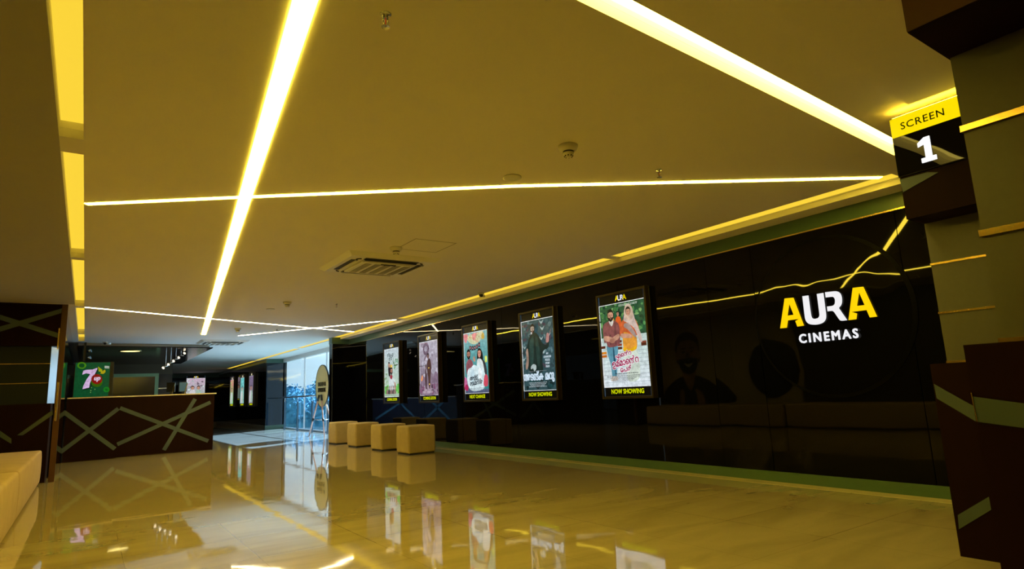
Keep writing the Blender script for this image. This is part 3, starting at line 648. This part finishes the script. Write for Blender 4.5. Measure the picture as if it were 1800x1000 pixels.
pq([(0, 553), (-12, 548), (-12, 550), (0, 562), (102, 594), (104, 586)], b, M_band, (0, -.0065, 0)); pq([(0, 574), (0, 583), (108, 550), (109, 542)], b, M_band)
pq([(30, 765), (40, 765), (93, 729), (93, 720)], b, M_band); pq([(0, 757), (0, 768), (20, 780), (20, 771)], b, M_band)
b = MB(); b.box((-.40, CY-.07, .95), (-.368, CY-.045, 1.57), M_gold).tube((-.385, CY-.05, 1.05), (-.385, CY, 1.05), .008, M_gold).tube((-.385, CY-.05, 1.45), (-.385, CY, 1.45), .008, M_gold).build('pull_handle', t, bevel=.003)
MB().box((-.44, CY-.02, 2.1), (-.42, CY, 2.45), M_gold).build('hinge_bar', t)

# ------------------------------------------------------------------ counter
t = thing('ticket_counter', 'dark brown reception counter with white top and crossing grey bands', 'counter')
y1a, y2a = 16.85, 17.08       # left length stands slightly proud of the right one
MB().box((-.34, y1a, 0), (.64, 17.6, 1.36), M_brown).build('left_front', t)
MB().box((.64, y2a, 0), (2.66, 17.6, 1.36), M_brown).build('right_front', t)
MB().box((2.1, 17.6, 0), (2.66, 24.5, 1.0), mat('blue_lit_laminate', (.012, .016, .045), .4)).build('side_return', t)  # side of the counter, blue window light put into its colour
b = MB(); b.box((-.34, y1a-.02, 1.36), (.65, 17.65, 1.385), M_ctop).box((.65, y2a-.02, 1.36), (2.70, 17.65, 1.385), M_ctop).box((2.05, 17.65, 1.0), (2.70, 24.5, 1.03), M_ctop); b.build('counter_top', t, bevel=.004)
BO = [0]
def bandline(b, p, q, wd, Y, m=M_band):
    BO[0] += .0006
    p = at(p[0], p[1], 1, Y); q = at(q[0], q[1], 1, Y); d = (q-p).normalized(); n = Vector((-d.z, 0, d.x))*wd/2
    b.prism([p+n, q+n, q-n, p-n], (0, -.004-BO[0], 0), m)
for p, q, Y in (((108, 721), (202, 789), y1a), ((102, 798), (208, 718), y1a), ((211, 717), (366, 775), y2a), ((206, 781), (370, 707), y2a), ((343, 701), (288, 791), y2a)):
    b = MB(); bandline(b, p, q, .085, Y-.0005); b.build('grey_band', t)
X = 2.66
for (ya, za, yb, zb) in ((17.7, .1, 19.6, .98), (18.2, .98, 20.4, .05), (20.0, .05, 22.0, .98), (21.3, .98, 24.2, .2)):
    d = Vector((0, yb-ya, zb-za)).normalized(); n = Vector((0, -d.z, d.y))*.045; p = Vector((X, ya, za)); q = Vector((X, yb, zb))
    MB().prism([p+n, q+n, q-n, p-n], (.004, 0, 0), mat('blue_lit_band', (.10, .30, .45), .4)).build('blue_lit_band', t)  # bands tinted with the same blue window light
# monitors
for lab, x, rz, m in (('dark till screen with gold edge, left one on the counter', 1.72, -.5, M_black), ('teal lit till screen on the counter beside the gold arm', 1.98, .35, glow('teal_screen', (.01, .07, .09), 1))):
    t = thing('till_screen', lab, 'monitor', (x, 17.42, 1.385), rz, 'till screens on the counter')
    b = MB(); b.box((-.10, -.015, .06), (.10, .015, .30), M_black); b.build('screen_housing', t, bevel=.004)
    MB().box((-.09, -.018, .07), (.09, -.015, .29), m).build('display', t)
    MB().tube((0, 0, 0), (0, 0, .08), .02, M_black).box((-.07, -.06, 0), (.07, .06, .012), M_black).build('stand', t)
    MB().prism([(.02, -.03, .0), (.05, -.03, .0), (.11, -.03, .27), (.085, -.03, .27)], (0, .01, 0), M_gold).build('gold_arm', t)
# canopy
t = thing('counter_canopy', 'dark glossy canopy hanging above the counter', 'canopy')
CZ = 2.75
M_can = mat('canopy_gloss', (.035, .02, .012), .14, spec=.3, bump=.001, bscale=3)
MB().prism([(-.27, 19.62, CZ), (3.03, 20.08, CZ), (3.03, 27.7, CZ), (-.27, 27.7, CZ)], (0, 0, .03), M_can).build('canopy_board', t)
MB().prism([(-.25, 19.7, CZ+.03), (2.95, 20.14, CZ+.03), (2.95, 27.6, CZ+.03), (-.25, 27.6, CZ+.03)], (0, 0, H-CZ-.031), M_slotw).build('mounting_box', t)
t = thing('round_downlight', 'round yellow downlight set in the canopy underside', 'ceiling light', tuple(at(229, 617, 2, CZ)))
MB().lathe([(.0, -.005), (.25, -.005), (.25, 0)], glow('warm_disc', (1, .80, .25), 3.0)).build('light_diffuser', t)
MB().lathe([(.25, 0), (.255, -.012), (.29, -.012), (.30, 0)], M_gold).build('trim_ring', t)
G = 'chrome spotlights under the canopy'
spots = [(291, 643, 2.30), (300, 637, 2.32), (309, 631, 2.34), (318, 625, 2.37), (328, 617.5, 2.41)]
sp = None
names = ['lowest and leftmost chrome spotlight under the canopy', 'second chrome spotlight from the left under the canopy', 'middle one of the five chrome canopy spotlights', 'fourth chrome spotlight from the left under the canopy', 'highest chrome spotlight at the right end of the canopy row']
for i, (px, py, z) in enumerate(spots):
    p = at(px, py, 1, 19.5)
    if sp is None:
        sp = thing('spotlight', names[0], 'spotlight', (p.x, p.y, 2.38), 0, G)
        MB().tube((0, 0, .0), (0, 0, 1), .008, M_chrome).build('rod', sp)
        MB().tube((.07, .02, .02), (-.06, -.05, -.06), .036, M_chrome, .045).build('lamp_head', sp)
        MB().tube((-.06, -.05, -.06), (-.064, -.054, -.064), .038, glow('spot_glow', (1, .85, .6), 2.5)).build('lens', sp)
        o = sp
    else:
        o = copy_tree(sp); o['label'] = names[i]
    p = at(px, py, 1, 20.9+.12*i); o.location = p; o.children[0].scale.z = CZ-p.z
t = thing('spotlight_post', 'thin pole with two chrome spotlights above the green soft drink sign', 'spotlight', (-.02, 19.55, 0))
MB().box((-.10, -.03, 2.36), (-.05, .02, H), M_black).build('pole', t)
for z in (2.60, 2.42): MB().tube((-.05, 0, z-.0), (.06, -.05, z+.03), .03, M_chrome, .04).build('lamp_head', t)

# ------------------------------------------------------------------ soft drink sign
SY = 19.5
t = thing('drink_sign', 'tall green 7up panel sign standing behind the counter', 'sign', (0, SY, 0))
x0, x1 = -.27, .48
MB().box((x0-.02, 0, 0), (x1+.09, .5, 2.34), M_black).build('sign_body', t, bevel=.005)
a = Art(-.002); gp = lambda c: pr(c)
a.rect(x0, 1.0, x1, 2.32, gp((.0, .27, .14)))
def z7(pts):
    out = []
    for x, y in pts:
        p = at(130+x/9.09, 590+y/9.09, 1, SY-.005); out.append((p.x, p.z))
    return out
def z7p(pts, c): a.poly(z7(pts), gp(c))
z7p(ell(125, 475, 72, 55), (.25, .48, .05)); z7p(ell(125, 475, 45, 34), (.0, .25, .10)); z7p(ell(520, 860, 50, 42), (.05, .45, .10)); z7p(ell(520, 860, 26, 20), (.02, .33, .10))
z7p([(180, 300+250), (385, 515), (385, 560), (262, 850), (140, 880), (240, 640)], (.0, .16, .08))
z7p(ell(365, 740, 92, 80), (.18, .36, .02))
z7p([(132, 625), (150, 560), (195, 545), (300, 540), (375, 512), (372, 535), (345, 590), (285, 690), (255, 760), (243, 830), (190, 840), (135, 855), (150, 800), (200, 700), (260, 615), (190, 600)], (.80, .68, .84))
z7p(ell(365, 695, 88, 80), (.50, .03, .05))
z7p([(385, 490), (455, 545), (440, 580), (395, 570)], (.60, .62, .05)); z7p([(420, 605), (440, 570), (500, 540), (505, 580), (470, 610)], (.66, .60, .05))
z7p([(490, 480), (565, 485), (565, 525), (490, 520)], (.62, .66, .60))
for c in ((280, 830), (335, 855), (265, 905), (270, 875)): z7p(ell(c[0], c[1], 9, 8, 10), (.45, .65, .35))
c = z7([(365, 698)])[0]; a.txt('up', c[0], c[1]+.03, .165, gp((.85, .75, .85)), bold=.007, shear=.25, xs=.85)
a.build('sign_face', t)

# green framed dark screen on the back wall
t = thing('framed_screen', 'dark wall screen in a pale green frame behind the counter', 'screen', (0, 27, 0))
gm = mat('pale_green_frame', (.28, .42, .22), .4)
MB().box((-.2, 0, 1.0), (2.13, .06, 2.27), mat('dark_screen', (.01, .009, .01), .15)).build('screen', t)
MB().box((-.2, -.03, 2.24), (2.24, .06, 2.36), gm).box((2.12, -.03, 0), (2.24, .06, 2.24), gm).build('frame', t)

# ------------------------------------------------------------------ railing and easel sign by the window
t = thing('guard_railing', 'steel guard railing in front of the daylight window', 'railing', (6.45, 0, 0))
MB().tube((0, YA-.05, 1.24), (0, YB+.02, 1.24), .028, M_steel).build('handrail', t)
M_rp = mat('rail_post', (.10, .16, .22), .3, metal=.5)
for y in (19.95, 21.6, 23.4, 25.2):
    MB().box((-.02, y-.05, 0), (.02, y+.05, 1.06), M_rp).tube((0, y, 1.06), (0, y, 1.22), .012, M_steel).build('post', t)
t = thing('easel_sign', 'round gold sign on a pink wooden tripod in front of the window', 'sign', (5.95, 18.97, 0), -PI/2)
R = .635
MB().tube((0, .0, 1.51), (0, .03, 1.51), R, mat('gold_board', (.78, .60, .26), .35, var=.12, vscale=2), n=64).build('round_board', t)
b = MB(); n = 64
vs = [(r*math.cos(2*PI*i/n), y, 1.51+r*math.sin(2*PI*i/n)) for r, y in ((R-.012, -.006), (R+.012, -.006), (R+.012, .034), (R-.012, .034)) for i in range(n)]
b.add(vs, [(j*n+i, j*n+(i+1) % n, ((j+1) % 4)*n+(i+1) % n, ((j+1) % 4)*n+i) for j in range(4) for i in range(n)], M_black); b.build('rim', t)
a = Art(-.008); a.txt('UNLEASH UR', 0, 1.56, .165, M_black, bold=.007, xs=.80); a.txt('EXPRESSIONS', 0, 1.38, .165, M_black, bold=.007, xs=.74); a.build('lettering', t)
tops = [(-.10, -.05, 1.24), (.10, -.05, 1.24), (.0, .06, 1.24)]; feet = [(-.66, -.18, 0), (.60, -.10, 0), (-.02, .42, 0)]
for p, q in zip(tops, feet):
    p, q = Vector(p), Vector(q); l = MB().tube(q, p, .018, M_pole, .024).build('leg', t)
    MB().tube(p, p+(q-p)*.14, .032, M_black).build('leg_socket', l); MB().tube(p+(q-p)*.56, p+(q-p)*.63, .030, M_black).build('leg_clamp', l)
b = MB(); K = [Vector(p)+(Vector(q)-Vector(p))*.6 for p, q in zip(tops, feet)]
for i in range(3): b.tube(K[i], K[(i+1) % 3], .010, M_steel)
b.build('spreader', t)

# ------------------------------------------------------------------ ceiling fittings
def cassette(loc, label):
    t = thing('air_conditioner', label, 'air conditioner', loc, 0, 'ceiling air conditioners')
    s = .60; a = MB()
    # fascia with sloping sides: outer square at ceiling, inner lower panel
    o4 = [(-.625, -.60, 0), (.625, -.60, 0), (.625, .60, 0), (-.625, .60, 0)]; i4 = [(-.56, -.53, -.028), (.56, -.53, -.028), (.56, .53, -.028), (-.56, .53, -.028)]
    a.add(o4+i4, [(0, 1, 5, 4), (1, 2, 6, 5), (2, 3, 7, 6), (3, 0, 4, 7), (4, 5, 6, 7)], M_white); a.box((-.36, -.34, -.046), (.36, .34, -.028), M_white)
    a.build('fascia', t, bevel=.006, seg=2)
    for k, (x0, y0, x1, y1) in enumerate(((-.36, -.47, .36, -.38), (-.36, .38, .36, .47), (-.50, -.33, -.41, .33), (.41, -.33, .50, .33))):
        f = MB().box((x0, y0, -.031), (x1, y1, -.0285), M_dark).build('air_outlet', t)
        if k < 2: MB().box((x0+.01, y0+.055, -.040), (x1-.01, y1-.012, -.033), M_grey if k == 1 else M_dark).build('louvre', f)
        else: MB().box((x0+.055, y0+.01, -.040), (x1-.012, y1-.01, -.033), M_white).build('louvre', f)
    g = MB(); gm = mat('grille_shadow', (.13, .12, .09), .6)
    for i in range(5):
        x = -.30+i*.133; g.box((x, -.29, -.0475), (x+.085, .29, -.0462), gm)
        for j in range(12): g.box((x, -.285+j*.048, -.0495), (x+.085, -.275+j*.048, -.0475), M_grey)
    g.build('intake_grille', t)
    MB().box((-.10, -.325, -.052), (.10, -.30, -.046), M_dark).build('control_panel', t)
    for sx, sy in ((-.45, -.42), (.45, -.42), (-.45, .42)):
        b = MB(); pts = [(sx-math.copysign(.06, sx)*math.cos(k*PI/12), sy-math.copysign(.06, sy)*math.sin(k*PI/12)) for k in range(7)]
        pts = [(sx*1.0+math.copysign(.05, sx)*(math.cos(k*PI/12)-1), sy+math.copysign(.05, sy)*(math.sin(k*PI/12)-1)) for k in range(7)]
        for p, q in zip(pts, pts[1:]): b.tube((*p, -.03), (*q, -.03), .006, M_dark, n=6)
        b.build('corner_slot', t)
    return t
ac = cassette((3.115, 7.55, H), 'large white ceiling air conditioner with slatted intake, nearer one')
ac.scale = (1, 1, 1.7); c = copy_tree(ac); c.location = (3.12, 19.0, H); c['label'] = 'small far white ceiling air conditioner beside the canopy corner'
G = 'smoke detectors on the ceiling'
s0 = thing('smoke_detector', 'cream conical smoke detector, largest, on the near yellow ceiling', 'smoke detector', (2.80, 3.22, H), 0, G)
MB().lathe([(.073, 0), (.073, -.012), (.066, -.03), (.046, -.045)], M_grey, n=32).build('base', s0)
MB().lathe([(.040, -.045), (.040, -.056)], M_dark, n=24).build('sensor_gap', s0)
b = MB().lathe([(.044, -.056), (.034, -.075), (.018, -.088), (.0, -.09)], M_grey, n=24)
for k in range(8): an = k*PI/4; b.box((-.003+.03*math.cos(an), -.003+.03*math.sin(an), -.085), (.003+.03*math.cos(an), .003+.03*math.sin(an), -.06), M_dark)
b.build('sensor_cap', s0)
for (x, y), l in (((2.95, 6.62), 'cream smoke detector right beside the near air conditioner'), ((2.88, 11.21), 'small cream smoke detector beyond the near air conditioner'), ((2.87, 15.56), 'tiny far smoke detector near the far air conditioner')):
    c = copy_tree(s0); c.location = (x, y, H); c['label'] = l
s0 = thing('ceiling_speaker', 'flat round ceiling speaker near the thin light line', 'speaker', (2.81, 3.96, H), 0, 'round ceiling speakers')
MB().lathe([(.078, 0), (.078, -.006), (.070, -.010)], M_grey).build('rim', s0); MB().lathe([(.069, -.009), (.0, -.009)], mat('speaker_mesh', (.33, .32, .28), .7)).build('grille', s0)
c = copy_tree(s0); c.location = (2.81, 12.15, H); c['label'] = 'far flat round ceiling speaker beyond the air conditioner'
s0 = thing('sprinkler_head', 'small dark sprinkler head at the top of the view', 'sprinkler', (1.04, 2.42, H), 0, 'ceiling sprinklers')
MB().lathe([(.028, 0), (.024, -.004), (.012, -.006), (.012, -.02)], M_steel, n=16).build('escutcheon', s0)
b = MB()
for s in (-1, 1):
    b.tube((s*.011, 0, -.018), (s*.013, 0, -.04), .0028, M_steel, n=8).tube((s*.013, 0, -.04), (s*.003, 0, -.058), .0028, M_steel, n=8)
b.build('frame_arms', s0)
MB().tube((0, 0, -.018), (0, 0, -.052), .0025, mat('red_bulb', (.5, .02, .01), .2), n=8).build('glass_bulb', s0)
b = MB().lathe([(.0, -.056), (.006, -.057), (.006, -.060), (.0, -.060)], M_steel, n=16)
for k in range(12):
    an = k*PI/6; d = Vector((math.cos(an), math.sin(an), 0)); n_ = Vector((-d.y, d.x, 0))*.0028; p = Vector((0, 0, -.062))
    b.prism([p+d*.004-n_, p+d*.004+n_, p+d*.021+n_-Vector((0, 0, .003)), p+d*.021-n_-Vector((0, 0, .003))], (0, 0, -.0015), M_steel)
b.build('deflector', s0)
for (x, y), l in (((3.80, 3.25), 'small sprinkler head just above the thin light line'), ((3.76, 11.16), 'tiny sprinkler head on the far ceiling beyond the air conditioner'), ((3.78, 15.64), 'tiniest sprinkler head near the crossing light lines')):
    c = copy_tree(s0); c.location = (x, y, H); c['label'] = l
s0 = thing('security_camera', 'white dome camera on the ceiling beside the wall cove', 'security camera', (5.70, 9.16, H), 0, 'security cameras')
MB().lathe([(.06, 0), (.06, -.022), (.05, -.03)], M_white).build('base', s0)
MB().lathe([(.036, -.028), (.036, -.05), (.024, -.072), (.0, -.078)], M_black).build('lens_ball', s0)
MB().tube((.02, .0, -.045), (.12, .09, -.035), .026, M_white).build('housing', s0)
c = copy_tree(s0); c.location = (.33, 19.3, H); c.parent = None; c['label'] = 'small camera above the canopy edge near the counter'
MB_ = MB().box((-.06, 0, .08-.078), (.06, .12, .16-.078), M_slotw)
t = thing('access_hatch', 'square flush access hatch in the ceiling beside the air conditioner', 'hatch', (3.24, 6.40, H))
MB().box((-.255, -.255, -.0015), (.255, .255, .0), M_ceil).build('hatch_panel', t)
b = MB(); g = mat('hatch_gap', (.30, .27, .2), .8)
for x0, y0, x1, y1 in ((-.265, -.265, .265, -.257), (-.265, .257, .265, .265), (-.265, -.257, -.257, .257), (.257, -.257, .265, .257)): b.box((x0, y0, -.0022), (x1, y1, 0), g)
b.build('shadow_gap', t)

# ------------------------------------------------------------------ opposite wall, seen only as a reflection in the black glass
t = thing('wall_portrait', 'large printed portrait of a smiling bearded man in a dark shirt, reflected in the glass', 'wall poster', (-1.395, 11.35, .45), PI/2)
MB().box((-1.1, 0, 0), (1.1, .02, 2.2), M_tan).build('board', t)
a = Art(-.001); mk = lambda n_, c: mat('portrait_'+n_, c, .6)
dk, sk, sk2 = mk('shirt', (.01, .01, .012)), mk('skin', (.30, .19, .12)), mk('shadow', (.12, .07, .05))
mx = lambda pts: [(-x, z) for x, z in pts]
a.poly(blob([(-1.0, .1), (-.95, .45), (-.6, .72), (-.2, .86), (.2, .86), (.6, .70), (.95, .40), (1.0, .1)]), dk)
a.poly(blob([(-.2, 1.0), (.2, 1.0), (.2, .80), (.0, .45), (-.2, .80)]), sk)
a.poly(blob([(-.42, 1.5), (-.36, 1.9), (0, 2.08), (.36, 1.9), (.42, 1.5), (.34, 1.2), (-.34, 1.2)]), dk)
a.poly(blob([(-.36, 1.62), (-.2, 1.82), (.2, 1.82), (.36, 1.62), (.36, 1.3), (.2, .98), (-.2, .98), (-.36, 1.3)]), sk)
for s in (-1, 1): a.poly(ell(s*.39, 1.42, .05, .11), sk)
a.poly(blob([(-.34, 1.3), (-.2, 1.33), (0, 1.36), (.2, 1.33), (.34, 1.3), (.24, 1.0), (0, .9), (-.24, 1.0)]), dk)
a.poly(blob([(-.15, 1.21), (0, 1.18), (.15, 1.21), (0, 1.09)]), mk('teeth', (.6, .55, .5)))
for s in (-1, 1): a.poly(ell(s*.15, 1.52, .06, .025), dk); a.rect(s*.15-.09, 1.60, s*.15+.09, 1.63, dk)
a.poly([(-.05, 1.5), (.05, 1.5), (.08, 1.38), (-.08, 1.38)], sk2)
a.poly(blob([(-.42, .1), (-.40, .32), (-.28, .46), (-.16, .48), (-.20, .34), (-.24, .1)]), sk); a.poly(blob([(.26, .1), (.22, .34), (.26, .50), (.34, .44), (.38, .1)]), sk)
a.build('portrait_print', t)
t = thing('round_wall_board', 'black round board on the wall opposite, reflected beneath the logo', 'wall sign', (-1.39, 9.0, 1.36), PI/2)
MB().tube((0, 0, 0), (0, -.03, 0), .72, M_black, n=64).build('board', t)

# ------------------------------------------------------------------ outside
struct(MB().box((WINX+4, -30, -7.2), (150, 160, -7), mat('outside_ground', (.10, .14, .10), .9)).build('ground'))
M_leaf = mat('foliage', (.05, .22, .34), .9, var=.5, vscale=3)  # both leaf colours carry the blue of haze and daylight
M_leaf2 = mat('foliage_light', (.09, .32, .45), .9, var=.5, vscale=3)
def tree(loc, r, h, label, m, seed):
    rd = random.Random(seed); t = thing('tree', label, 'tree', loc, 0, 'trees outside the window')
    MB().tube((0, 0, 0), (0, 0, h*.6), .35, mat('bark', (.05, .04, .03), .9), .15).build('trunk', t)
    b = MB()
    for i in range(2600):
        # leaf clusters gathered in lobes
        lob = i % 9; ax = lob*2.4; c = Vector((math.cos(ax)*r*.45, math.sin(ax)*r*.45, h-r*.9+math.sin(lob*1.7)*r*.35))
        u = Vector((rd.gauss(0, 1), rd.gauss(0, 1), rd.gauss(0, 1))).normalized()*r*rd.uniform(.45, .62)
        p = c+u; s = rd.uniform(.07, .18); n1 = Vector((rd.gauss(0, 1), rd.gauss(0, 1), rd.gauss(0, 1))).normalized(); n2 = n1.orthogonal().normalized()
        b.add([p-n1*s, p+n2*s*.6, p+n1*s, p-n2*s*.6], [(0, 1, 2, 3)], m)
    for lob in range(9):
        ax = lob*2.4; c = Vector((math.cos(ax)*r*.45, math.sin(ax)*r*.45, h-r*.9+math.sin(lob*1.7)*r*.35))
        vs, fs = [], []
        for j in range(7):
            for i in range(10):
                th = PI*j/6; ph = 2*PI*i/10; rr = r*.5*rd.uniform(.85, 1.1); vs.append(c+Vector((rr*math.sin(th)*math.cos(ph), rr*math.sin(th)*math.sin(ph), rr*math.cos(th))))
        for j in range(6):
            for i in range(10): fs.append((j*10+i, j*10+(i+1) % 10, (j+1)*10+(i+1) % 10, (j+1)*10+i))
        b.add(vs, fs, m)
    b.keep = True; b.build('foliage', t)
T = [(11.3, 38, 8.6, 2.0), (13.4, 43.5, 8.9, 2.1), (15.7, 38.6, 8.4, 1.7), (17.9, 43.5, 9.2, 1.9), (20.6, 48, 9.7, 2.0), (13.8, 49, 9.3, 2.3), (17.6, 52.5, 9.8, 2.4), (22.2, 56, 10.0, 2.5), (12.3, 33, 8.1, 1.7)]
tl = ['left end of the row outside', 'second from left, in front', 'middle of the row, rounded', 'right of the middle outside', 'taller one right of centre', 'behind the left end', 'behind the middle', 'near the right end', 'behind the right end']
for i, (x, y, h, r) in enumerate(T): tree((x, y, -7), r, h, 'hazy blue green tree beyond the window glass, '+tl[i], M_leaf if i % 2 else M_leaf2, i)
